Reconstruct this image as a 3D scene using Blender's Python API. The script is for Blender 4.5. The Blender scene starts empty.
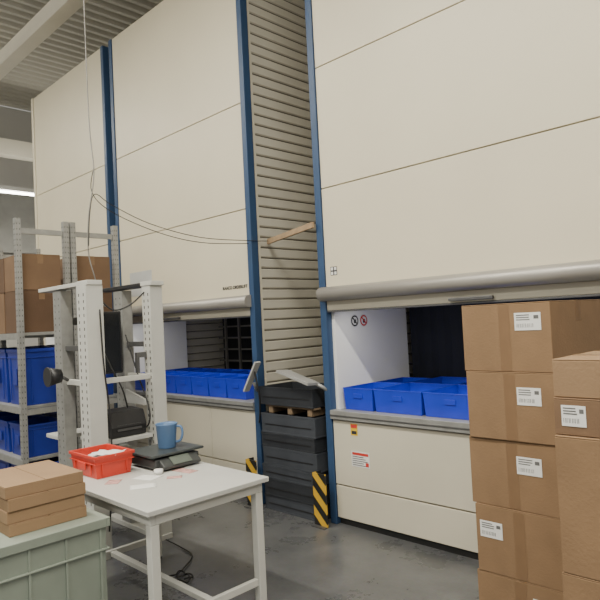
import bpy, bmesh, math, random
from mathutils import Vector, Matrix
random.seed(7)
S = bpy.context.scene
COL = S.collection

# ------------------------------------------------------------------ materials
MATS = {}
def mat(name, c, rough=0.5, metal=0.0, var=0.06, scale=6.0, bump=0.0, bscale=60.0, emis=0.0, spec=0.5, trans=0.0):
    if name in MATS: return MATS[name]
    m = bpy.data.materials.new(name); m.use_nodes = True
    nt = m.node_tree; N = nt.nodes; L = nt.links
    b = N["Principled BSDF"]
    tc = N.new("ShaderNodeTexCoord")
    nz = N.new("ShaderNodeTexNoise"); nz.inputs["Scale"].default_value = scale; nz.inputs["Detail"].default_value = 5
    L.new(tc.outputs["Object"], nz.inputs["Vector"])
    rp = N.new("ShaderNodeValToRGB")
    rp.color_ramp.elements[0].position = 0.3; rp.color_ramp.elements[1].position = 0.7
    rp.color_ramp.elements[0].color = tuple(max(0, x*(1-var)) for x in c)+(1,)
    rp.color_ramp.elements[1].color = tuple(min(1, x*(1+var)) for x in c)+(1,)
    L.new(nz.outputs["Fac"], rp.inputs["Fac"]); L.new(rp.outputs["Color"], b.inputs["Base Color"])
    b.inputs["Roughness"].default_value = rough; b.inputs["Metallic"].default_value = metal
    b.inputs["Specular IOR Level"].default_value = spec
    if trans: b.inputs["Transmission Weight"].default_value = trans
    if bump:
        n2 = N.new("ShaderNodeTexNoise"); n2.inputs["Scale"].default_value = bscale
        L.new(tc.outputs["Object"], n2.inputs["Vector"])
        bp = N.new("ShaderNodeBump"); bp.inputs["Strength"].default_value = bump; bp.inputs["Distance"].default_value = 0.01
        L.new(n2.outputs["Fac"], bp.inputs["Height"]); L.new(bp.outputs["Normal"], b.inputs["Normal"])
    if emis:
        b.inputs["Emission Color"].default_value = tuple(c)+(1,); b.inputs["Emission Strength"].default_value = emis
    MATS[name] = m
    return m

CREAM = mat("cream_painted_steel", (.67,.612,.465), .42, 0, .03, 1.2)
CREAM2 = mat("cream_lower_panel", (.60,.56,.45), .45, 0, .04, 1.5)
BLUEP = mat("blue_painted_steel", (.030,.068,.15), .4, 0, .08, 4)
RIB = mat("ribbed_sheet", (.56,.53,.45), .5, 0, .04, 3)
DARKLINE = mat("dark_gap", (.03,.03,.03), .8)
SHUT = mat("shutter_grey_metal", (.36,.34,.31), .4, .35, .05, 3)
STEEL = mat("galvanised_steel", (.34,.34,.325), .45, .45, .12, 14)
DSTEEL = mat("dark_steel", (.12,.12,.12), .45, .5, .1, 10)
INWHITE = mat("white_inner_lining", (.86,.86,.84), .5, 0, .03, 2)
INDARK = mat("dark_interior", (.012,.012,.014), .7, 0, .2, 4)
NAVY = mat("navy_curtain", (.008,.010,.020), .8, 0, .2, 5)
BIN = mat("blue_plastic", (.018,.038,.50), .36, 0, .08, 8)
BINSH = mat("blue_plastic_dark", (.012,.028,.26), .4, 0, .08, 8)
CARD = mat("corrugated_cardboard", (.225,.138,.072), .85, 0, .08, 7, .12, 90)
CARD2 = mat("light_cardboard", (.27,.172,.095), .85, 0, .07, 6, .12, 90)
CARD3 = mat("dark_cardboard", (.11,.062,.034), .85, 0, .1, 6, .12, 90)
CARD4 = mat("mid_dark_cardboard", (.175,.105,.058), .85, 0, .1, 6, .12, 90)  # brown tone between the plain and the dark cardboard
TAPE = mat("brown_tape", (.20,.12,.062), .4, 0, .06, 9)
PAPER = mat("white_paper", (.72,.72,.70), .7, 0, .03, 20)
INK = mat("printed_ink", (.03,.03,.035), .7)
RED = mat("red_print", (.55,.04,.03), .6)
YEL = mat("yellow_print", (.75,.5,.03), .6)
FRAMEW = mat("white_painted_frame", (.55,.55,.51), .45, 0, .04, 6)
TOPW = mat("grey_white_laminate", (.52,.52,.49), .42, 0, .03, 5)
BLACK = mat("black_plastic", (.018,.018,.02), .45, 0, .2, 10)
TEAL = mat("dark_grey_platter", (.055,.065,.068), .35, .2, .1, 10)
SCALEG = mat("scale_grey_plastic", (.05,.054,.054), .45, 0, .1, 10)
REDBIN = mat("red_plastic", (.58,.045,.025), .42, 0, .08, 8)
CUPB = mat("blue_jug_plastic", (.10,.19,.36), .3, 0, .06, 8)
GREENBIN = mat("grey_green_plastic", (.24,.275,.23), .5, 0, .08, 5)
WOOD = mat("pine_wood", (.34,.235,.135), .7, 0, .15, 14)
CRATE = mat("slate_plastic", (.050,.056,.068), .5, 0, .15, 7)
CRATE2 = mat("dark_slate_plastic", (.026,.029,.035), .5, 0, .15, 7)
RUBBER = mat("cable_rubber", (.25,.24,.22), .6)
RUBBERB = mat("black_cable_rubber", (.015,.015,.015), .5)
CONC = mat("wall_plaster", (.52,.51,.48), .8, 0, .06, 1)
BEAMW = mat("beam_paint", (.86,.82,.70), .6, 0, .05, 2)
LAMP = mat("lit_tube", (1,.97,.9), .5, 0, 0, 1, emis=14)
HOUS = mat("lamp_housing", (.7,.7,.68), .4)
SCREEN = mat("screen_glass", (.01,.012,.015), .12)
DIMR = mat("dim_rail", (.16,.15,.13), .5)

def floor_mat():
    m = bpy.data.materials.new("grey_sealed_floor"); m.use_nodes=True
    N=m.node_tree.nodes; L=m.node_tree.links; b=N["Principled BSDF"]
    tc=N.new("ShaderNodeTexCoord")
    a=N.new("ShaderNodeTexNoise"); a.inputs["Scale"].default_value=1.6; a.inputs["Detail"].default_value=9; a.inputs["Roughness"].default_value=.7
    c=N.new("ShaderNodeTexNoise"); c.inputs["Scale"].default_value=45; c.inputs["Detail"].default_value=4
    L.new(tc.outputs["Object"],a.inputs["Vector"]); L.new(tc.outputs["Object"],c.inputs["Vector"])
    r=N.new("ShaderNodeValToRGB"); r.color_ramp.elements[0].position=.33; r.color_ramp.elements[1].position=.68
    r.color_ramp.elements[0].color=(.080,.083,.087,1); r.color_ramp.elements[1].color=(.175,.177,.180,1)
    L.new(a.outputs["Fac"],r.inputs["Fac"])
    mx=N.new("ShaderNodeMixRGB"); mx.blend_type='MULTIPLY'; mx.inputs["Fac"].default_value=.35
    L.new(r.outputs["Color"],mx.inputs["Color1"]); L.new(c.outputs["Color"],mx.inputs["Color2"])
    L.new(mx.outputs["Color"],b.inputs["Base Color"])
    rr=N.new("ShaderNodeMapRange"); rr.inputs["To Min"].default_value=.18; rr.inputs["To Max"].default_value=.4
    L.new(a.outputs["Fac"],rr.inputs["Value"]); L.new(rr.outputs["Result"],b.inputs["Roughness"])
    return m
FLOOR = floor_mat()

def hazard_mat():
    m = bpy.data.materials.new("yellow_black_hazard"); m.use_nodes=True
    N=m.node_tree.nodes; L=m.node_tree.links; b=N["Principled BSDF"]
    tc=N.new("ShaderNodeTexCoord"); sp=N.new("ShaderNodeSeparateXYZ"); L.new(tc.outputs["Object"],sp.inputs[0])
    a=N.new("ShaderNodeMath"); a.operation='SUBTRACT'; L.new(sp.outputs["X"],a.inputs[0]); L.new(sp.outputs["Y"],a.inputs[1])
    z=N.new("ShaderNodeMath"); z.operation='ADD'; L.new(a.outputs[0],z.inputs[0]); L.new(sp.outputs["Z"],z.inputs[1])
    k=N.new("ShaderNodeMath"); k.operation='MULTIPLY'; k.inputs[1].default_value=6.5; L.new(z.outputs[0],k.inputs[0])
    f=N.new("ShaderNodeMath"); f.operation='FRACT'; L.new(k.outputs[0],f.inputs[0])
    g=N.new("ShaderNodeMath"); g.operation='GREATER_THAN'; g.inputs[1].default_value=.5; L.new(f.outputs[0],g.inputs[0])
    mx=N.new("ShaderNodeMixRGB"); mx.inputs["Color1"].default_value=(.015,.015,.015,1); mx.inputs["Color2"].default_value=(.62,.37,.03,1)
    L.new(g.outputs[0],mx.inputs["Fac"]); L.new(mx.outputs["Color"],b.inputs["Base Color"]); b.inputs["Roughness"].default_value=.45
    return m
HAZ = hazard_mat()

# ------------------------------------------------------------------ builders
def thing(name, label, category, loc=(0,0,0), rot=0.0, group=None):
    e = bpy.data.objects.new(name, None); e.empty_display_size = .1
    e.location = loc; e.rotation_euler = (0,0,rot)
    e["label"] = label; e["category"] = category
    if group: e["group"] = group
    COL.objects.link(e); return e

class MB:
    def __init__(s): s.bm = bmesh.new()
    def _f(s, vs, idx, mi, smooth=False):
        try:
            f = s.bm.faces.new([vs[i] for i in idx]); f.material_index = mi; f.smooth = smooth; return f
        except ValueError: return None
    def box(s, x0,x1,y0,y1,z0,z1, mi=0, M=None):
        p=[(x0,y0,z0),(x1,y0,z0),(x1,y1,z0),(x0,y1,z0),(x0,y0,z1),(x1,y0,z1),(x1,y1,z1),(x0,y1,z1)]
        vs=[s.bm.verts.new(M @ Vector(q) if M else q) for q in p]
        for q in ((0,3,2,1),(4,5,6,7),(0,1,5,4),(1,2,6,5),(2,3,7,6),(3,0,4,7)): s._f(vs,q,mi)
        return s
    def prism(s, pts, axis, a0, a1, mi=0, smooth=False, M=None):
        def mk(p,a):
            q = {'x':(a,p[0],p[1]),'y':(p[0],a,p[1]),'z':(p[0],p[1],a)}[axis]
            return M @ Vector(q) if M else q
        A=[s.bm.verts.new(mk(p,a0)) for p in pts]; B=[s.bm.verts.new(mk(p,a1)) for p in pts]
        n=len(pts)
        for i in range(n):
            j=(i+1)%n; s._f([A[i],A[j],B[j],B[i]],(0,1,2,3),mi,smooth)
        s._f(A[::-1],range(n),mi); s._f(B,range(n),mi); return s
    def cyl(s, p0, p1, r, seg=20, mi=0, r2=None, caps=True):
        p0=Vector(p0); p1=Vector(p1); r2=r if r2 is None else r2
        d=(p1-p0).normalized(); q=d.to_track_quat('Z','Y')
        A=[];B=[]
        for i in range(seg):
            a=2*math.pi*i/seg; v=q@Vector((math.cos(a),math.sin(a),0))
            A.append(s.bm.verts.new(p0+v*r)); B.append(s.bm.verts.new(p1+v*r2))
        for i in range(seg):
            j=(i+1)%seg; s._f([A[i],A[j],B[j],B[i]],(0,1,2,3),mi,True)
        if caps: s._f(A[::-1],range(seg),mi); s._f(B,range(seg),mi)
        return s
    def lathe(s, prof, seg=32, mi=0, c=(0,0,0)):
        rings=[]
        for r,z in prof:
            rings.append([s.bm.verts.new((c[0]+r*math.cos(2*math.pi*i/seg),c[1]+r*math.sin(2*math.pi*i/seg),c[2]+z)) for i in range(seg)])
        for a,b in zip(rings,rings[1:]):
            for i in range(seg):
                j=(i+1)%seg; s._f([a[i],a[j],b[j],b[i]],(0,1,2,3),mi,True)
        s._f(rings[0][::-1],range(seg),mi); s._f(rings[-1],range(seg),mi); return s
    def tube(s, pts, r, seg=10, mi=0, sub=6):
        P=[Vector(p) for p in pts]; n=len(P); path=[]
        for i in range(n-1):
            p0=P[max(i-1,0)];p1=P[i];p2=P[i+1];p3=P[min(i+2,n-1)]
            for k in range(sub):
                t=k/sub
                path.append(.5*((2*p1)+(p2-p0)*t+(2*p0-5*p1+4*p2-p3)*t*t+(3*p1-p0-3*p2+p3)*t**3))
        path.append(P[-1]); rings=[]; nv=None
        for i,p in enumerate(path):
            d=(path[min(i+1,len(path)-1)]-path[max(i-1,0)]).normalized()
            if nv is None: nv=d.orthogonal().normalized()
            nv=(nv-d*nv.dot(d)).normalized(); bv=d.cross(nv)
            rings.append([s.bm.verts.new(p+r*(nv*math.cos(2*math.pi*k/seg)+bv*math.sin(2*math.pi*k/seg))) for k in range(seg)])
        for a,b in zip(rings,rings[1:]):
            for k in range(seg):
                j=(k+1)%seg; s._f([a[k],a[j],b[j],b[k]],(0,1,2,3),mi,True)
        s._f(rings[0][::-1],range(seg),mi); s._f(rings[-1],range(seg),mi); return s
    def tub(s, w, d, h, t=.006, taper=.02, mi=0, floor=.008, c=(0,0,0)):
        def ring(hw,hd,z): return [s.bm.verts.new((c[0]+a*hw,c[1]+b*hd,c[2]+z)) for a,b in((-1,-1),(1,-1),(1,1),(-1,1))]
        o0=ring(w/2-taper,d/2-taper,0); o1=ring(w/2,d/2,h)
        i1=ring(w/2-t,d/2-t,h); i0=ring(w/2-taper-t,d/2-taper-t,floor)
        for a,b in((o0,o1),(o1,i1),(i1,i0)):
            for i in range(4):
                j=(i+1)%4; s._f([a[i],a[j],b[j],b[i]],(0,1,2,3),mi)
        s._f(o0[::-1],range(4),mi); s._f(i0,range(4),mi); return s
    def rim(s, w,d,z0,z1,t,mi=0,c=(0,0)):
        cx,cy=c
        s.box(cx-w/2,cx+w/2,cy-d/2,cy-d/2+t,z0,z1,mi); s.box(cx-w/2,cx+w/2,cy+d/2-t,cy+d/2,z0,z1,mi)
        s.box(cx-w/2,cx-w/2+t,cy-d/2+t,cy+d/2-t,z0,z1,mi); s.box(cx+w/2-t,cx+w/2,cy-d/2+t,cy+d/2-t,z0,z1,mi); return s
    def build(s, name, mats, parent=None, loc=(0,0,0), rot=(0,0,0), bevel=0.0, kind=None, label=None, category=None):
        bmesh.ops.recalc_face_normals(s.bm, faces=s.bm.faces[:])
        me=bpy.data.meshes.new(name); s.bm.to_mesh(me); s.bm.free()
        for m in (mats if isinstance(mats,(list,tuple)) else [mats]): me.materials.append(m)
        o=bpy.data.objects.new(name,me); COL.objects.link(o)
        o.location=loc; o.rotation_euler=rot
        if parent: o.parent=parent
        if bevel:
            b=o.modifiers.new("bevel",'BEVEL'); b.width=bevel; b.segments=2; b.limit_method='ANGLE'; b.angle_limit=math.radians(50)
        if kind: o["kind"]=kind
        if label: o["label"]=label
        if category: o["category"]=category
        return o

def copy_thing(src, loc, rot=0.0, label=None):
    n=src.copy(); n.location=loc; n.rotation_euler=(0,0,rot)
    if label: n["label"]=label
    COL.objects.link(n)
    def rec(a,b):
        for ch in a.children:
            c=ch.copy(); c.parent=b; COL.objects.link(c); rec(ch,c)
    rec(src,n)
    return n

def text_part(name, body, size, m, parent, loc, rot, depth=.001, off=0):
    cu=bpy.data.curves.new(name,'FONT'); cu.body=body; cu.size=size; cu.extrude=depth; cu.offset=off; cu.align_x='CENTER'; cu.align_y='CENTER'
    t=bpy.data.objects.new(name+"_src",cu); COL.objects.link(t)
    bpy.context.view_layer.update()
    me=bpy.data.meshes.new_from_object(t.evaluated_get(bpy.context.evaluated_depsgraph_get()))
    me.materials.clear(); me.materials.append(m)
    bpy.data.objects.remove(t)
    o=bpy.data.objects.new(name,me); COL.objects.link(o); o.parent=parent; o.location=loc; o.rotation_euler=rot
    return o

# ------------------------------------------------------------------ room shell
XF=-13.5; YB=8.0; ZC=6.6
MB().box(XF,6,-6,YB,-.1,0).build("floor",FLOOR,kind="structure")
m=MB().box(XF,6,-6,YB,ZC+.06,ZC+.1)
x=XF
while x<6:
    m.prism([(x,ZC+.06),(x+.04,ZC),(x+.11,ZC),(x+.15,ZC+.06)],'y',-6,YB); x+=.21
m.build("ceiling",mat("roof_deck",(.60,.58,.51),.5,0,.05,2),kind="structure")
MB().box(XF-.1,XF,-6,YB,0,ZC).build("wall_far",CONC,kind="structure")
MB().box(XF,6,YB,YB+.1,0,ZC).build("wall_back",CONC,kind="structure")
MB().box(XF,6,3.24,3.44,5.72,5.94).build("trim_1",BEAMW,kind="structure",bevel=.01)
MB().box(XF,6,2.35,2.42,6.35,6.6).build("trim_2",BEAMW,kind="structure")
MB().box(-12.0,-11.75,-6,YB,5.05,5.35).build("trim_3",BEAMW,kind="structure")
m=MB(); m.box(XF,XF+.08,-6,YB,3.6,4.7).box(XF,XF+.12,-6,YB,3.4,3.6)
m.build("trim_4",mat("grey_cladding",(.33,.33,.31),.7),kind="structure")

# ------------------------------------------------------------------ vertical lift machines
def lift(x0, W, label, split=None, navy=False, D=2.5, H=5.2, seams=(1.90,2.71,3.71,5.2), leftpost=None):
    e=thing("vertical_lift_machine",label,"storage machine",(x0,3.6,0),group="vertical lift storage machines")
    P=.066
    for xa in (0,W-P):
        pm=leftpost if (leftpost and xa==0) else BLUEP
        MB().box(xa,xa+P,-.015,.07,0,H).build("corner_post",pm,e,bevel=.006)
        MB().box(xa,xa+P,D-.07,D,0,H).build("corner_post",BLUEP,e,bevel=.006)
    for z0,z1 in zip(seams,seams[1:]):
        MB().box(P+.004,W-P-.004,0,.035,z0+.004,z1-.004).build("upper_panel",CREAM,e,bevel=.003)
    MB().box(P,W-P,.036,.05,1.90,H-.01).build("seam_backing",DARKLINE,e)
    for sx,xa in ((-1,0.02),(1,W-.02)):
        z=.02; pitch=.097
        prof=[(xa-sx*.02,.02)]
        while z<H-.1:
            prof+= [(xa+sx*.004,z+.002),(xa+sx*.014,z+.012),(xa+sx*.014,z+.081),(xa-sx*.004,z+.090)]
            z+=pitch
        prof+=[(xa-sx*.02,z)]
        b=MB()
        A=[b.bm.verts.new((p[0],.075,p[1])) for p in prof]; B=[b.bm.verts.new((p[0],D-.07,p[1])) for p in prof]
        for i in range(len(prof)-1):
            f=b.bm.faces.new((A[i],A[i+1],B[i+1],B[i]))
            f.material_index = 1 if (i%4==0 and i>0) else 0
        b.build("ribbed_side_panel",[RIB,mat("rib_groove",(.15,.138,.115),.7)],e)
        xo=xa+sx*.0145
        MB().box(min(xa,xo),max(xa,xo),.072,.10,.02,H-.05).build("side_edge_strip",CREAM2,e)
    MB().box(.02,W-.02,.02,D-.02,H-.04,H).build("roof_panel",CREAM2,e)
    MB().box(.02,W-.02,D-.03,D,.0,H-.04).build("back_panel",CREAM2,e)
    ZR=1.848
    pts=[(.02,ZR+.057),(-.03,ZR+.057)]
    for i in range(9):
        a=math.radians(90+180*i/8); pts.append((-.04+.057*math.cos(a),ZR+.057*math.sin(a)))
    pts+=[(-.02,ZR-.057),(.02,ZR-.057)]
    MB().prism(pts,'x',P*.6,W-P*.6,smooth=True).build("shutter_roll",SHUT,e)
    MB().box(P,W-P,.0,.03,1.715,1.790).box(P,W-P,.0,.05,1.70,1.714,1).build("lintel",[CREAM2,DSTEEL],e,bevel=.003)
    hx=W*.39
    MB().box(hx,hx+.32,-.03,-.005,1.725,1.747).box(hx+.02,hx+.05,-.01,.0,1.725,1.745).box(hx+.27,hx+.30,-.01,.0,1.725,1.745).build("shutter_handle",DSTEEL,e,bevel=.004)
    ld_=1.05 if navy else .88
    MB().box(P,P+.03,.05,ld_,.90,1.80).build("inner_side_lining",INWHITE,e)
    MB().box(W-P-.03,W-P,.05,ld_,.90,1.80).build("inner_side_lining",INWHITE,e)
    MB().box(P,W-P,.05,1.05,1.80,1.83).build("inner_top_lining",mat("grey_lining",(.3,.3,.3),.6),e)
    MB().box(P+.1,W-P-.1,.10,.14,1.735,1.76).build("work_light",HOUS,e)
    ld=bpy.data.lights.new("opening_light",'AREA'); ld.shape='RECTANGLE'; ld.size=W-.5; ld.size_y=.05; ld.energy=8 if navy else 6; ld.color=(1,.97,.90)
    lo=bpy.data.objects.new("opening_light",ld); COL.objects.link(lo); lo.parent=e; lo.location=(W/2,.12,1.73); lo.rotation_euler=(math.radians(15),0,0)
    b=MB()
    b.box(P,W-P,1.5,1.53,.3,1.93,0)
    if navy:
        n=40; xs=[P+.05+(W-2*P-.1)*i/n for i in range(n+1)]
        A=[b.bm.verts.new((xx,1.08+.008*(i%2),.92)) for i,xx in enumerate(xs)]; B=[b.bm.verts.new((xx,1.08+.008*(i%2),1.80)) for i,xx in enumerate(xs)]
        for i in range(n):
            f=b.bm.faces.new((A[i],A[i+1],B[i+1],B[i])); f.material_index=1
    else:
        for zz in (1.15,1.3,1.45,1.6,1.72): b.box(P+.1,W-P-.1,1.35,1.38,zz,zz+.02,2)
        xx=P+.25
        while xx<W-P-.1:
            b.box(xx,xx+.03,1.33,1.36,.9,1.8,2); xx+=.28
    b.build("shaft_interior",[INDARK,NAVY,DIMR],e)
    MB().box(P+.03,W-P-.03,.03,1.3,.885,.91).build("storage_tray",STEEL,e,bevel=.003)
    MB().box(P,W-P,-.03,.04,.845,.915).box(P,W-P,-.035,-.03,.87,.882,1).build("counter_rail",[STEEL,DSTEEL],e,bevel=.004)
    xs=[P+.004]+([W*s for s in split] if split else [])+[W-P-.004]
    for a,b_ in zip(xs,xs[1:]):
        MB().box(a+.003,b_-.003,-.005,.03,.325,.835).build("lower_front_panel",CREAM2,e,bevel=.004)
        MB().box(a+.003,b_-.003,-.005,.03,.06,.315).build("lower_front_panel",CREAM2,e,bevel=.004)
    MB().box(P,W-P,.032,.045,.0,.84).build("kick_plate",DARKLINE,e)
    return e

M2=lift(-3.36,3.08,"cream storage lift with ribbed sides and open shutter beside stacked cartons",None,True)
M1=lift(-6.70,2.52,"cream storage lift with blue posts behind the packing station",(.30,.70))
M0=lift(-9.15,2.3,"cream storage lift ending the row beside the far aisle",(.5,),leftpost=CREAM)

def plane_marks(parent, name, mats, boxes, loc, rot=(0,0,0)):
    b=MB()
    for q in boxes: b.box(*q)
    return b.build(name,mats,parent,loc,rot)
plane_marks(M2,"warning_sticker",[RED,YEL,INK],[(-.035,.035,-.001,0,-.045,.045,1),(-.03,.03,-.002,-.001,.012,.04,0),(-.025,.025,-.002,-.001,-.035,-.01,2)],(.29,-.006,.775))
lab=[(-.09,.09,-.001,0,-.06,.06,0),(-.08,.08,-.002,-.001,.03,.05,1)]
for i in range(5): lab.append((-.08,.03+.02*(i%3),-.002,-.001,.015-i*.016,.02-i*.016,2))
lab.append((.05,.08,-.002,-.001,-.05,-.02,1))
plane_marks(M2,"instruction_label",[PAPER,RED,INK],lab,(.34,-.006,.55))
mk=[(-.035,.035,-.001,0,-.035,.035,1)]
for sx in(-1,1):
    for sz in(-1,1):
        mk.append((min(sx*.006,sx*.03),max(sx*.006,sx*.03),-.002,-.001,min(sz*.006,sz*.03),max(sz*.006,sz*.03),0))
plane_marks(M2,"square_symbol",[PAPER,INK],mk,(.16,-.0005,2.03))
for i,(yy,c) in enumerate(((.30,INK),(.42,RED))):
    b=MB()
    b.cyl((0,0,0),(.002,0,0),.055,28,0); b.cyl((.002,0,0),(.003,0,0),.047,28,1); b.cyl((.003,0,0),(.004,0,0),.034,28,0)
    b.box(.004,.005,-.006,.006,-.036,.036,1,Matrix.Rotation(math.radians(45),4,'X'))
    b.box(.004,.0048,-.014,.014,-.02,.012,2)
    b.build("prohibition_sign",[PAPER,c,INK] ,M2,(.097,yy,1.62))
text_part("lettering","RAACO ORDERLIFT",.042,INK,M1,(2.235,-.003,1.99),(math.pi/2,0,0),off=.0009)
plane_marks(M1,"notice_sheet",[mat("pale_sheet",(.50,.51,.50),.5)],[(-.24,.24,-.004,0,-.15,.13,0)],(.52,0,2.17))
GPF=mat("grey_panel_face",(.30,.30,.29),.4)
GPL=mat("light_grey_panel",(.46,.46,.44),.4)
def ctrl(parent, loc, rot, w, d, label, m0=FRAMEW, m1=None, t=.022):
    b=MB().box(-w/2,w/2,-d/2,d/2,0,t,0).box(-w/2+.015,w/2-.015,-d/2+.010,d/2-.010,t,t+.002,1)
    return b.build("control_panel",[m0,m1 or GPF],parent,loc,rot,bevel=.004,label=label)
ctrl(M2,(-.22,-.10,1.165),(math.radians(-4),math.radians(15),0),.38,.14,"grey flat operator panel",GPF,GPF)
MB().cyl((-.08,-.06,1.14),(.03,.0,1.07),.016,14).build("panel_arm",STEEL,M2)
ctrl(M1,(2.57,-.12,1.16),(0,math.radians(-56),0),.32,.065,"slim light grey leaning operator panel",GPL,GPL,.018)
MB().cyl((2.54,-.08,1.10),(2.49,.0,1.02),.014,14).build("panel_arm",STEEL,M1)
MB().tube([(2.60,-.12,1.22),(2.63,-.10,1.0),(2.58,-.06,.82),(2.53,-.03,.74)],.008).build("hanging_lead",RUBBERB,M1)

# ------------------------------------------------------------------ blue bins
def make_bin(name,w,d,h,label,loc,m=BIN,group=None,rot=0,cat="storage bin",plain=False):
    e=thing(name,label,cat,loc,rot,group)
    if plain:
        b=MB().tub(w-.004,d-.004,h,.008,.010); b.rim(w,d,h-.010,h,.012)
        b.build("bin_body",m,e,bevel=.0015)
        MB().box(-.045,.045,-d/2-.001,-d/2+.008,h*.55,h*.75).build("label_holder",m,e,bevel=.001)
        return e
    b=MB().tub(w-.016,d-.016,h,.006,.014)
    b.rim(w,d,h-.018,h,.012).rim(w-.006,d-.006,h-.05,h-.044,.006)
    for sx in (-.3,.3):
        b.box(sx*w-.004,sx*w+.004,-d/2+.004,-d/2+.014,.02,h-.05); b.box(w/2-.014,w/2-.004,sx*d-.004,sx*d+.004,.02,h-.05)
    b.build("bin_body",m,e,bevel=.002)
    MB().box(-.05,.05,-d/2-.002,-d/2+.006,h*.35,h*.65).build("label_holder",m,e,bevel=.002)
    return e
BG="blue bins on the lift trays"
B0=make_bin("storage_bin",.30,.40,.175,"small plain blue plastic bin on a lift tray",(-3.09,3.88,.911),group=BG,plain=True)
B1=make_bin("storage_bin",.44,.485,.175,"large plain blue plastic bin on a lift tray",(-2.712,3.925,.911),group=BG,plain=True)
for x_ in (-2.262,-1.812): copy_thing(B1,(x_,3.925,.911),.004)
copy_thing(B0,(-3.09,4.31,.911),.01)
for x_ in (-2.712,-2.262,-1.812): copy_thing(B1,(x_,4.418,.911),-.003)
for r in range(2):
    for c in range(7):
        n=copy_thing(B0,(-6.44+c*.3015,3.88+r*.402,.911),random.uniform(-.004,.004)); n.scale=(1,1,1.12)

# ------------------------------------------------------------------ hazard guards
g=thing("corner_guard","yellow and black striped corner guard on the floor","bumper",(-3.36,3.53,0),group="striped corner guards")
MB().box(-.07,.07,-.06,-.048,0,.42).box(-.07,-.058,-.048,.03,0,.42).build("guard_angle",HAZ,g,bevel=.002)
MB().box(-.07,.07,-.10,-.06,0,.008).build("foot_plate",DSTEEL,g)
g2=copy_thing(g,(-4.20,3.53,0))
# ------------------------------------------------------------------ crate stack in the gap
def make_crate(loc,label,h,m,rot=0,name="crate"):
    e=thing(name,label,"crate",loc,rot,"dark crates stacked between the lifts")
    w,d=.66,.42
    b=MB().tub(w-.004,d-.004,h,.012,.003); b.rim(w,d,h-.018,h,.014); b.rim(w-.002,d-.002,.0,.012,.012)
    b.build("crate_body",m,e,bevel=.002)
    MB().box(-w/2+.05,w/2-.05,-d/2-.0006,-d/2+.004,h*.42,h*.42+.008).build("side_groove",BLACK,e)
    return e
hs=[.125,.15,.115,.16,.12,.17]; zc=0
for i,hh in enumerate(hs):
    dx=(.0,.010,-.010,.008,-.006,.006)[i]
    make_crate((-3.765+dx,3.74-abs(dx)*.8,zc),"slate grey flat crate in a stack between two lifts",hh,(CRATE,CRATE2,CRATE)[i%3],dx); zc+=hh+.001
pz=zc
make_crate((-3.78,3.745,pz+.072),"shallow slate crate on top of a small pallet",1.075-pz-.072,CRATE2)
e=thing("wooden_pallet","small worn pallet between stacked dark crates","pallet",(-3.75,3.745,pz))
b=MB()
for yy in (-.15,0,.15): b.box(-.30,.30,yy-.04,yy+.04,.055,.071)
for xx in (-.24,0,.24): b.box(xx-.025,xx+.025,-.19,.19,.0,.055)
b.build("pallet_boards",mat("old_wood",(.20,.14,.085),.8,0,.2,14),e,bevel=.003)

ang=math.atan2(-.23,.81)
e=thing("wooden_board","pine batten laid across the gap between lifts","board",(-3.765,3.665,2.41),ang)
MB().box(-.415,.43,-.012,.012,-.024,.024).build("batten",WOOD,e,(0,0,0),(0,math.radians(-1.5),0),bevel=.003)

# ------------------------------------------------------------------ cartons
def barcode_label(parent, w, h, loc, rot=(0,0,0), seed=0):
    R=random.Random(seed); b=MB().box(-w/2,w/2,-.001,0,-h/2,h/2,0)
    for i in range(3): b.box(-w*.42,w*(.05+.1*R.random()),-.0016,-.001,h*(.36-.13*i)-.002,h*(.36-.13*i)+.002,1)
    x=-w*.42
    while x<w*.22:
        t=R.choice((.001,.0015,.002)); b.box(x,x+t,-.0016,-.001,-h*.34,-h*.12,1); x+=t+R.choice((.003,.005))
    b.box(w*.24,w*.42,-.0016,-.001,h*.14,h*.34,1)
    b.build("shipping_label",[PAPER,mat("grey_ink",(.12,.12,.12),.7)],parent,loc,rot)

def carton(name,w,d,h,loc,label,m=CARD,lab=None,rot=0,group=None,tape=True,seed=0,tapeside=True,cat="box"):
    e=thing(name,label,cat,loc,rot,group)
    b=MB().box(-w/2,w/2,-d/2,d/2,0,h-.006)
    b.box(-w/2,w/2,-d/2,-.0015,h-.0055,h-.001); b.box(-w/2,w/2,.0015,d/2,h-.0055,h-.001)
    b.build("carton_body",m,e,bevel=.004)
    if tape:
        t=MB().box(-w/2-.0012,w/2+.0012,-.027,.027,h-.001,h)
        t.box(-w/2-.0014,-w/2,-.027,.027,h-.09,h); t.box(w/2,w/2+.0014,-.027,.027,h-.09,h)
        t.build("packing_tape",TAPE,e)
        if tapeside: MB().box(-.025,.025,-d/2-.0006,-d/2,.004,h-.008).build("side_tape",TAPE,e)
    if lab:
        lw,lh,lx,lz=lab
        barcode_label(e,lw,lh,(lx,-d/2-.0008,lz),seed=seed)
    return e
def pallet(loc,w,d,label,hs=1.0):
    e=thing("wooden_pallet",label,"pallet",loc)
    b=MB()
    n=5
    for i in range(n):
        yy=-d/2+.05+i*(d-.1)/(n-1); b.box(-w/2,w/2,yy-.045,yy+.045,.118*hs,.14*hs)
    for xx in (-w/2+.05,0,w/2-.05):
        b.box(xx-.05,xx+.05,-d/2,d/2,.0,.02); b.box(xx-.05,xx+.05,-d/2,d/2,.096*hs,.118*hs)
        for yy in (-d/2+.07,0,d/2-.07): b.box(xx-.05,xx+.05,yy-.07,yy+.07,.02,.096*hs)
    b.build("pallet_boards",WOOD,e,bevel=.003); return e
Y1=2.47
pallet((-1.22,Y1+.32,0),.44,.64,"pine pallet under stacked cartons")
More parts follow.
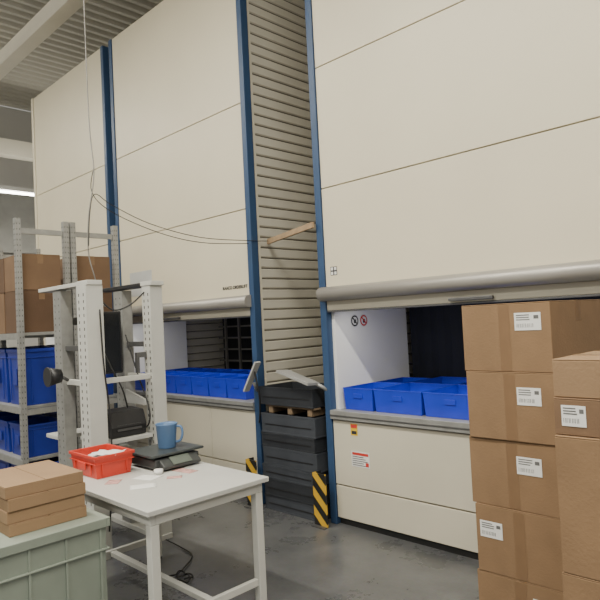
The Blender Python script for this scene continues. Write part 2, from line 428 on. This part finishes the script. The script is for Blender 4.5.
labs=[(.105,.06,.105,.258),(.105,.072,-.13,.19),(.11,.075,.075,.195),(.105,.075,.085,.195),(.115,.075,.105,.215)]
zz=.14
for i in range(5):
    hh=.349 if i==0 else .2975
    carton("shipping_carton",.405,.60,hh-.0005,(-1.222+(0,.007,-.003,.004,-.002)[i],Y1+.30+(.0,.0,.004,-.004,.0)[i],zz),
        "brown shipping carton with white label in a tall stack",CARD,labs[i],rot=(0,.01,-.008,.006,0)[i],group="shipping cartons in the tall stack",seed=i)
    zz+=hh
Y2=2.05
pallet((-.565,Y2+.27,0),.62,.54,"pine pallet under mixed cartons")
carton("shipping_carton",.60,.50,.615,(-.565,Y2+.25,.14),"large brown carton standing on a pallet",CARD,None,seed=9,tape=False)
carton("shipping_carton",.60,.50,.46,(-.56,Y2+.25,.756),"large plain brown carton under smaller boxes",CARD,None,seed=10,tape=False)
carton("shipping_carton",.42,.40,.125,(-.652,Y2+.215,1.217),"flat brown carton with printed address label",CARD4,(.08,.07,-.145,.066),seed=11,tape=False)
carton("shipping_carton",.41,.40,.130,(-.658,Y2+.225,1.343),"flat light brown carton on top of a stack",CARD2,None,seed=12,tapeside=False)

# ------------------------------------------------------------------ work table
T=thing("work_table","white laminate work table with steel frame","table",(-3.285,1.94,0))
W,D,H=1.23,.80,.745
MB().box(-W/2,W/2,-D/2,D/2,H-.028,H,0).build("table_top",TOPW,T,bevel=.004)
MB().rim(W-.06,D-.06,H-.085,H-.029,.03).build("apron_frame",FRAMEW,T,bevel=.003)
for sx in(-1,1):
    for sy in(-1,1):
        cx=sx*(W/2-.055); cy=sy*(D/2-.055)
        MB().box(cx-.025,cx+.025,cy-.025,cy+.025,.02,H-.086).box(cx-.02,cx+.02,cy-.02,cy+.02,0,.02,1).build("leg",[FRAMEW,BLACK],T,bevel=.004)
    MB().box(sx*(W/2-.055)-.014,sx*(W/2-.055)+.014,-D/2+.081,D/2-.081,.13,.17).build("side_stretcher",FRAMEW,T,bevel=.003)
MB().box(-W/2+.07,W/2-.07,-.02,.02,.135,.165).build("long_stretcher",FRAMEW,T,bevel=.003)

make_bin("red_bin",.36,.27,.138,"red plastic bin holding packing slips on the white table",(-3.66,1.80,H),REDBIN,rot=0)
def sheet(loc,w,h,rz,label,m=PAPER,lift=.0,name="paper_sheet",tilt=(0,0)):
    e=thing(name,label,"paper",loc,rz)
    b=MB(); n=6
    g=[[b.bm.verts.new((-w/2+w*i/n,-h/2+h*j/n,lift*math.sin(i*1.1+j*.7)**2+.0008+tilt[0]*i/n+tilt[1]*j/n)) for j in range(n+1)] for i in range(n+1)]
    for i in range(n):
        for j in range(n):
            f=b.bm.faces.new((g[i][j],g[i+1][j],g[i+1][j+1],g[i][j+1])); f.smooth=True
    o=b.build("sheet",m,e)
    s=o.modifiers.new("solid",'SOLIDIFY'); s.thickness=.0008; s.offset=1
    return e
for k in range(4):
    sheet((-3.67+.04*k-.04,1.79+.016*(k%2),H+.070+.018*k),.19,.13,.35*k-.5,"crumpled white packing slip in a red bin",PAPER,.010,tilt=(.003,.003))
PINK=mat("pink_paper",(.52,.30,.27),.7,0,.4,40)
sheet((-3.28,1.90,H),.15,.11,.3,"white slip lying on the table")
sheet((-3.12,1.78,H),.10,.15,-.5,"white slip lying on the table")
sheet((-3.22,2.13,H),.16,.08,.15,"printed reddish slip lying on the table",PINK)
sheet((-3.36,1.72,H),.08,.10,.8,"pinkish slip lying on the table",PINK)
sheet((-3.14,2.00,H),.09,.06,.9,"printed reddish slip lying on the table",PINK)
e=thing("tape_roll","small white tape roll on the table","tape",(-3.30,1.99,H+.002))
MB().lathe([(.013,0),(.028,0),(.028,.025),(.013,.025)],24).build("roll",PAPER,e)

e=thing("bench_scale","dark grey bench scale with steel platter on table","scale",(-3.51,2.165,H))
MB().box(-.16,.16,-.165,.165,.012,.072).prism([(.16,.012),(.22,.012),(.22,.034),(.16,.072)],'y',-.14,.14).build("scale_base",SCALEG,e,bevel=.008)
MB().prism([(.162,.074),(.221,.036),(.224,.038),(.165,.077)],'y',-.07,.07).build("display",mat("lcd_green",(.12,.14,.12),.3),e)
MB().box(-.17,.17,-.195,.20,.086,.102).box(-.03,.03,-.03,.03,.072,.086).build("platter",TEAL,e,bevel=.005)
for sx in(-1,1):
    for sy in(-1,1): MB().cyl((sx*.12,sy*.12,0),(sx*.12,sy*.12,.012),.014,16).build("foot",BLACK,e)
e=thing("measuring_jug","pale blue plastic measuring jug standing on the scale","jug",(-3.51,2.19,H+.103),rot=math.radians(40))
MB().lathe([(.056,0),(.058,.004),(.070,.150),(.075,.157),(.072,.159),(.066,.150),(.054,.008),(.0005,.006)],36).build("jug_body",CUPB,e)
MB().tube([(.066,0,.138),(.098,0,.134),(.108,0,.09),(.092,0,.045),(.059,0,.035)],.008,12).build("handle",CUPB,e)

# ------------------------------------------------------------------ grey-green container with flat boxes
e=thing("bulk_container","grey-green ribbed plastic container carrying flat cartons","container",(-3.20,1.06,0))
w,d,h=.60,.80,.70
b=MB().tub(w-.03,d-.03,h,.012,.02); b.rim(w,d,h-.045,h,.02); b.rim(w-.008,d-.008,h-.16,h-.15,.016); b.rim(w-.02,d-.02,.0,.03,.02)
for i in range(5):
    yy=-d/2+.05+i*(d-.1)/4
    b.box(w/2-.024,w/2-.008,yy-.006,yy+.006,.03,h-.045); b.box(-w/2+.008,-w/2+.024,yy-.006,yy+.006,.03,h-.045)
for i in range(4):
    xx=-w/2+.05+i*(w-.1)/3
    b.box(xx-.006,xx+.006,d/2-.024,d/2-.008,.03,h-.045); b.box(xx-.006,xx+.006,-d/2+.008,-d/2+.024,.03,h-.045)
b.build("container_body",GREENBIN,e,bevel=.003)
MB().box(-w/2+.02,w/2-.02,-d/2+.02,d/2-.02,h-.02,h-.001).build("container_lid",GREENBIN,e,bevel=.003)
FC=None
for i,(dx,dy,rz) in enumerate(((0,.008,.006),(-.004,.004,-.006),(.003,.006,.005),(-.004,0,-.005))):
    loc=(-3.23+dx,1.19+dy,.70+.0585*i)
    if FC is None: FC=carton("flat_carton",.44,.38,.058,loc,"flat brown carton in a small stack on a container",CARD2,None,rz,"flat cartons on the container",tape=False)
    else: copy_thing(FC,loc,rz)

# ------------------------------------------------------------------ packing station
P=thing("packing_station","white steel packing station frame with slotted posts","workstation",(-4.2,0,0))
def slotted(cx,cy,z0,z1,wx,wy,name,par,m0=FRAMEW,step=.05,faces=('y','x'),hw=.005,hz=.022,md=None):
    b=MB().box(cx-wx/2,cx+wx/2,cy-wy/2,cy+wy/2,z0,z1,0)
    z=z0+.06
    while z<z1-.04:
        for k in (-.25,.25):
            if 'x' in faces: b.box(cx+wx/2,cx+wx/2+.0015,cy+k*wy-hw,cy+k*wy+hw,z,z+hz,1)
            if 'y' in faces: b.box(cx+k*wx-hw,cx+k*wx+hw,cy-wy/2-.0015,cy-wy/2,z,z+hz,1)
        z+=step
    return b.build(name,[m0,md or DARKLINE],par)
for yy,wx,wy in ((2.02,.15,.13),(2.54,.12,.11)):
    slotted(0,yy,.04,1.98,wx,wy,"slotted_post",P,faces=('y',))
    slotted(-.47,yy,.04,1.97,.14,.09,"slotted_post",P,STEEL,faces=('y',),hw=.004,hz=.014,md=DSTEEL)
    MB().box(-.78,.07,yy-.055,yy+.055,.0,.04).build("foot_rail",FRAMEW,P,bevel=.004)
    MB().box(-.80,-.075,yy-.055,yy+.055,1.98,2.01,0).build("top_arm",[FRAMEW if yy<2.3 else BLACK],P,bevel=.003)
    MB().box(-.074,.085,yy-.06,yy+.06,1.98,2.015,0).build("post_cap",[FRAMEW],P,bevel=.004)
    for z in (.40,1.24,1.50):
        MB().box(-.40,-.075,yy-.02,yy+.02,z,z+.04).build("side_rail",FRAMEW if z<1.4 else DSTEEL,P,bevel=.003)
for z in (.42,1.25): MB().box(-.02,.02,2.085,2.485,z,z+.04).build("cross_rail",FRAMEW,P,bevel=.003)
MB().box(-.52,-.48,2.065,2.505,1.70,1.76).build("cross_rail",DSTEEL,P,bevel=.003)
MB().box(-.40,.03,2.09,2.48,.80,.83).build("shelf_board",TOPW,P,bevel=.003)
MB().box(-.78,-.551,1.98,2.59,.80,.83).build("shelf_board",TOPW,P,bevel=.003)
MB().box(-.40,-.02,2.10,2.47,.47,.70).box(-.02,-.012,2.12,2.45,.49,.68,1).build("drawer_unit",[FRAMEW,GPF],P,bevel=.004)
# brackets between the posts
MB().box(-.06,-.02,2.40,2.484,1.42,1.46).box(-.06,-.02,2.40,2.42,1.30,1.42).build("bracket",DSTEEL,P,bevel=.002)
MB().prism([(-.30,1.05),(.0,1.05),(.0,1.09),(-.30,1.16)],'y',2.44,2.46).build("bracket",GPL,P)
for q in ([(.09,2.05,1.80),(.10,2.06,1.4),(.09,2.10,1.0),(.09,2.095,.6),(.088,2.06,.2)],
          [(-.3,2.46,1.60),(-.12,2.45,1.30),(.03,2.45,1.05),(.05,2.44,.92),(-.05,2.43,.845)],
          [(-.10,2.12,1.92),(-.05,2.22,1.80),(.0,2.34,1.83),(.0,2.47,1.93)],
          [(-.12,2.12,1.60),(-.02,2.18,1.36),(.02,2.24,1.20),(-.02,2.30,1.05)],
          [(.04,2.10,.80),(.07,2.16,.62),(.06,2.26,.55),(.05,2.40,.66),(.03,2.47,.80)]):
    MB().tube(q,.006).build("station_lead",RUBBERB,P)
e=thing("label_printer","black label printer on the packing station shelf","printer",(-4.33,2.30,.831))
MB().prism([(-.12,0),(.12,0),(.13,.08),(.09,.19),(-.10,.20),(-.13,.12)],'y',-.15,.15).build("printer_body",BLACK,e,bevel=.012)
MB().box(.105,.135,-.10,.10,.05,.065).box(.11,.128,-.10,.10,.09,.093).build("paper_slot",DSTEEL,e)
e=thing("monitor","slim black monitor mounted beside the station post","monitor",(-4.34,2.23,1.05))
MB().box(-.02,.02,-.12,.10,.26,.74).build("screen_housing",BLACK,e,bevel=.008)
MB().box(.0205,.022,-.105,.085,.275,.725).build("screen",SCREEN,e)
MB().box(-.12,-.02,-.03,.03,.43,.46).build("mount_arm",BLACK,e)
e=thing("equipment_box","dark grey electrical box on the station rear rail","box",(-4.66,2.36,1.30))
MB().box(-.05,.05,-.10,.12,0,.36).build("housing",DSTEEL,e,bevel=.006)
MB().box(.0505,.056,-.07,.09,.20,.32).build("cover_plate",GPF,e,bevel=.002)
e=thing("scanner_lamp","dark round scanner head on a short arm at the station","lamp",(-4.50,1.88,1.22))
MB().cyl((0,-.06,.10),(0,.03,.10),.07,24,r2=.05).cyl((0,-.07,.10),(0,-.06,.10),.073,24).build("scanner_head",BLACK,e)
MB().cyl((0,.03,.10),(0,.09,.06),.012,12).build("scanner_arm",DSTEEL,e)
e=thing("power_cable","black power cable coiled on the floor","cable",(-3.46,2.20,.002))
pts=[]
for i in range(20):
    a=i*.5; r=.07+.015*math.sin(i*1.7); pts.append((r*math.cos(a)+.004*i,r*.8*math.sin(a),.006+.006*(i%3)))
pts+= [(-.2,.25,.008),(-.4,.30,.008),(-.62,.30,.02)]
MB().tube(pts,.005,8,sub=4).build("cable_run",RUBBERB,e)

# ------------------------------------------------------------------ shelving racks
def rack(loc,Lx,Dy,H,label,shelves):
    e=thing("shelving_rack",label,"shelf",loc,group="galvanised shelving racks")
    for xx in (0,-Lx):
        for yy in (.025,Dy-.025):
            slotted(xx,yy,0,H,.055,.05,"upright",e,STEEL,.05,('x','y'),hw=.003,hz=.014,md=DSTEEL)
        for z in (.22,.9,H-.14): MB().box(xx-.012,xx+.012,.055,Dy-.055,z,z+.05).build("end_brace",STEEL,e)
    for z in shelves:
        MB().box(-Lx+.03,-.03,.01,Dy-.01,z-.03,z).build("shelf",STEEL,e,bevel=.003)
        MB().box(-Lx+.03,.028,-.004,.0,z-.06,z+.0).build("shelf_beam",STEEL,e)
    return e
SH=(.12,.50,.98,1.66)
rack((-5.72,2.05,0),2.0,.50,2.72,"galvanised shelving rack with cartons and blue bins",SH)
rack((-5.72,2.57,0),2.0,.50,2.72,"galvanised shelving rack standing behind the first one",SH)
R=random.Random(3)
for yi,yy in enumerate((2.30,2.82)):
    for zi,(z,bh) in enumerate(((1.661,.40),(2.062,.34))):
        for xi in range(4):
            if xi>1 and zi==1 and R.random()<.4: continue
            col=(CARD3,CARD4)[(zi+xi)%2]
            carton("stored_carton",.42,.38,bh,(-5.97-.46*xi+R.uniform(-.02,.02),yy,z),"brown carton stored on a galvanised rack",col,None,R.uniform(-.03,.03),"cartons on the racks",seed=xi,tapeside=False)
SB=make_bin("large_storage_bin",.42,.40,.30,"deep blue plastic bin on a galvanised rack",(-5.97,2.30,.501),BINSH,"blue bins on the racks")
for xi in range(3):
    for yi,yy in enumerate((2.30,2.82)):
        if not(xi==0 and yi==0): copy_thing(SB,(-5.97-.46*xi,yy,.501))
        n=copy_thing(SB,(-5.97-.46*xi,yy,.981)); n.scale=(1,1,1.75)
    copy_thing(SB,(-5.97-.46*xi,2.30,.121))

# ------------------------------------------------------------------ hanging cables
e=thing("hanging_cable","grey power cable hanging from the roof above the station","cable",(-4.69,2.30,0))
MB().tube([(0,0,6.6),(.01,.0,4.5),(.0,.01,3.4),(.03,.02,2.95),(-.01,-.02,2.6),(-.06,-.01,2.3),(-.08,.05,2.08),(-.16,.10,1.95),(-.18,.18,1.85)],.005).build("drop_cable",RUBBER,e)
e=thing("hanging_cable","black cables drooping from the drop cable to the lift","cable",(0,0,0))
MB().tube([(-4.66,2.32,3.0),(-4.69,2.31,2.80),(-4.64,2.45,2.64),(-4.50,2.80,2.47),(-4.35,3.15,2.38),(-4.20,3.57,2.375)],.0035).build("drooping_lead",RUBBERB,e)
MB().tube([(-4.72,2.28,2.35),(-4.72,2.30,2.62),(-4.68,2.33,2.78),(-4.62,2.45,2.69),(-4.52,2.75,2.54),(-4.37,3.15,2.43),(-4.19,3.55,2.40),(-4.13,3.75,2.40)],.0035).build("drooping_lead",RUBBERB,e)

# ------------------------------------------------------------------ ceiling lights
def fixture(loc, rot, L, label, power=None):
    e=thing("ceiling_light",label,"ceiling light",loc,rot,"fluorescent batten lights")
    MB().box(-L/2,L/2,-.06,.06,0,.07).build("housing",HOUS,e,bevel=.005)
    MB().cyl((-L/2+.05,-.0,-.03),(L/2-.05,-.0,-.03),.022,14).build("tube",LAMP,e)
    MB().box(-L/2,-L/2+.03,-.03,.03,-.055,0).box(L/2-.03,L/2,-.03,.03,-.055,0).build("tube_socket",HOUS,e)
    MB().cyl((0,0,.07),(0,0,ZC-loc[2]+.02),.008,8).build("suspension_rod",STEEL,e)
    for s_,zz_,k in ((1,-.08,1.0),(-1,.10,.25)):  # first lights downward for the tube; second is an added uplight brightening the ceiling
        ld=bpy.data.lights.new("tube_or_added_uplight",'AREA'); ld.shape='RECTANGLE'; ld.size=L; ld.size_y=.25; ld.energy=power*k; ld.color=(1,.95,.83)
        lo=bpy.data.objects.new("tube_or_added_uplight",ld); COL.objects.link(lo); lo.parent=e; lo.location=(0,0,zz_)
        if s_<0: lo.rotation_euler=(math.pi,0,0)
    return e
fixture((-11.4,5.2,4.28),math.pi/2,3.6,"lit fluorescent batten light over the far aisle",60)
for xx,pw in ((-7.0,115),(-3.6,165),(-.2,220),(3.0,200)):
    fixture((xx,.4,5.6),0,2.6,"lit fluorescent batten light above the aisle",pw)
for xx in (-5.5,-1.5):
    fixture((xx,-2.6,5.6),0,2.6,"lit fluorescent batten light above the aisle",150)
fixture((-10.5,1.0,5.6),0,2.6,"lit fluorescent batten light above the far aisle",120)

w=bpy.data.worlds.new("world"); S.world=w; w.use_nodes=True
w.node_tree.nodes["Background"].inputs["Color"].default_value=(1,.98,.92,1)
w.node_tree.nodes["Background"].inputs["Strength"].default_value=.5

# ------------------------------------------------------------------ camera
cd=bpy.data.cameras.new("camera"); cam=bpy.data.objects.new("camera",cd); COL.objects.link(cam)
cd.sensor_width=36; cd.lens=36; cd.clip_start=.05
r=.05; p=math.atan(20/600)
R0=Vector((math.sqrt(.5),math.sqrt(.5),0)); F0_=Vector((-math.sqrt(.5),math.sqrt(.5),0)); Z=Vector((0,0,1))
F=F0_*math.cos(p)+Z*math.sin(p); U=Z*math.cos(p)-F0_*math.sin(p)
cx=R0*math.cos(r)-U*math.sin(r); cy=R0*math.sin(r)+U*math.cos(r)
Mx=Matrix((cx,cy,-F)).transposed().to_4x4(); Mx.translation=Vector((0,0,1.65))
cam.matrix_world=Mx
S.camera=cam
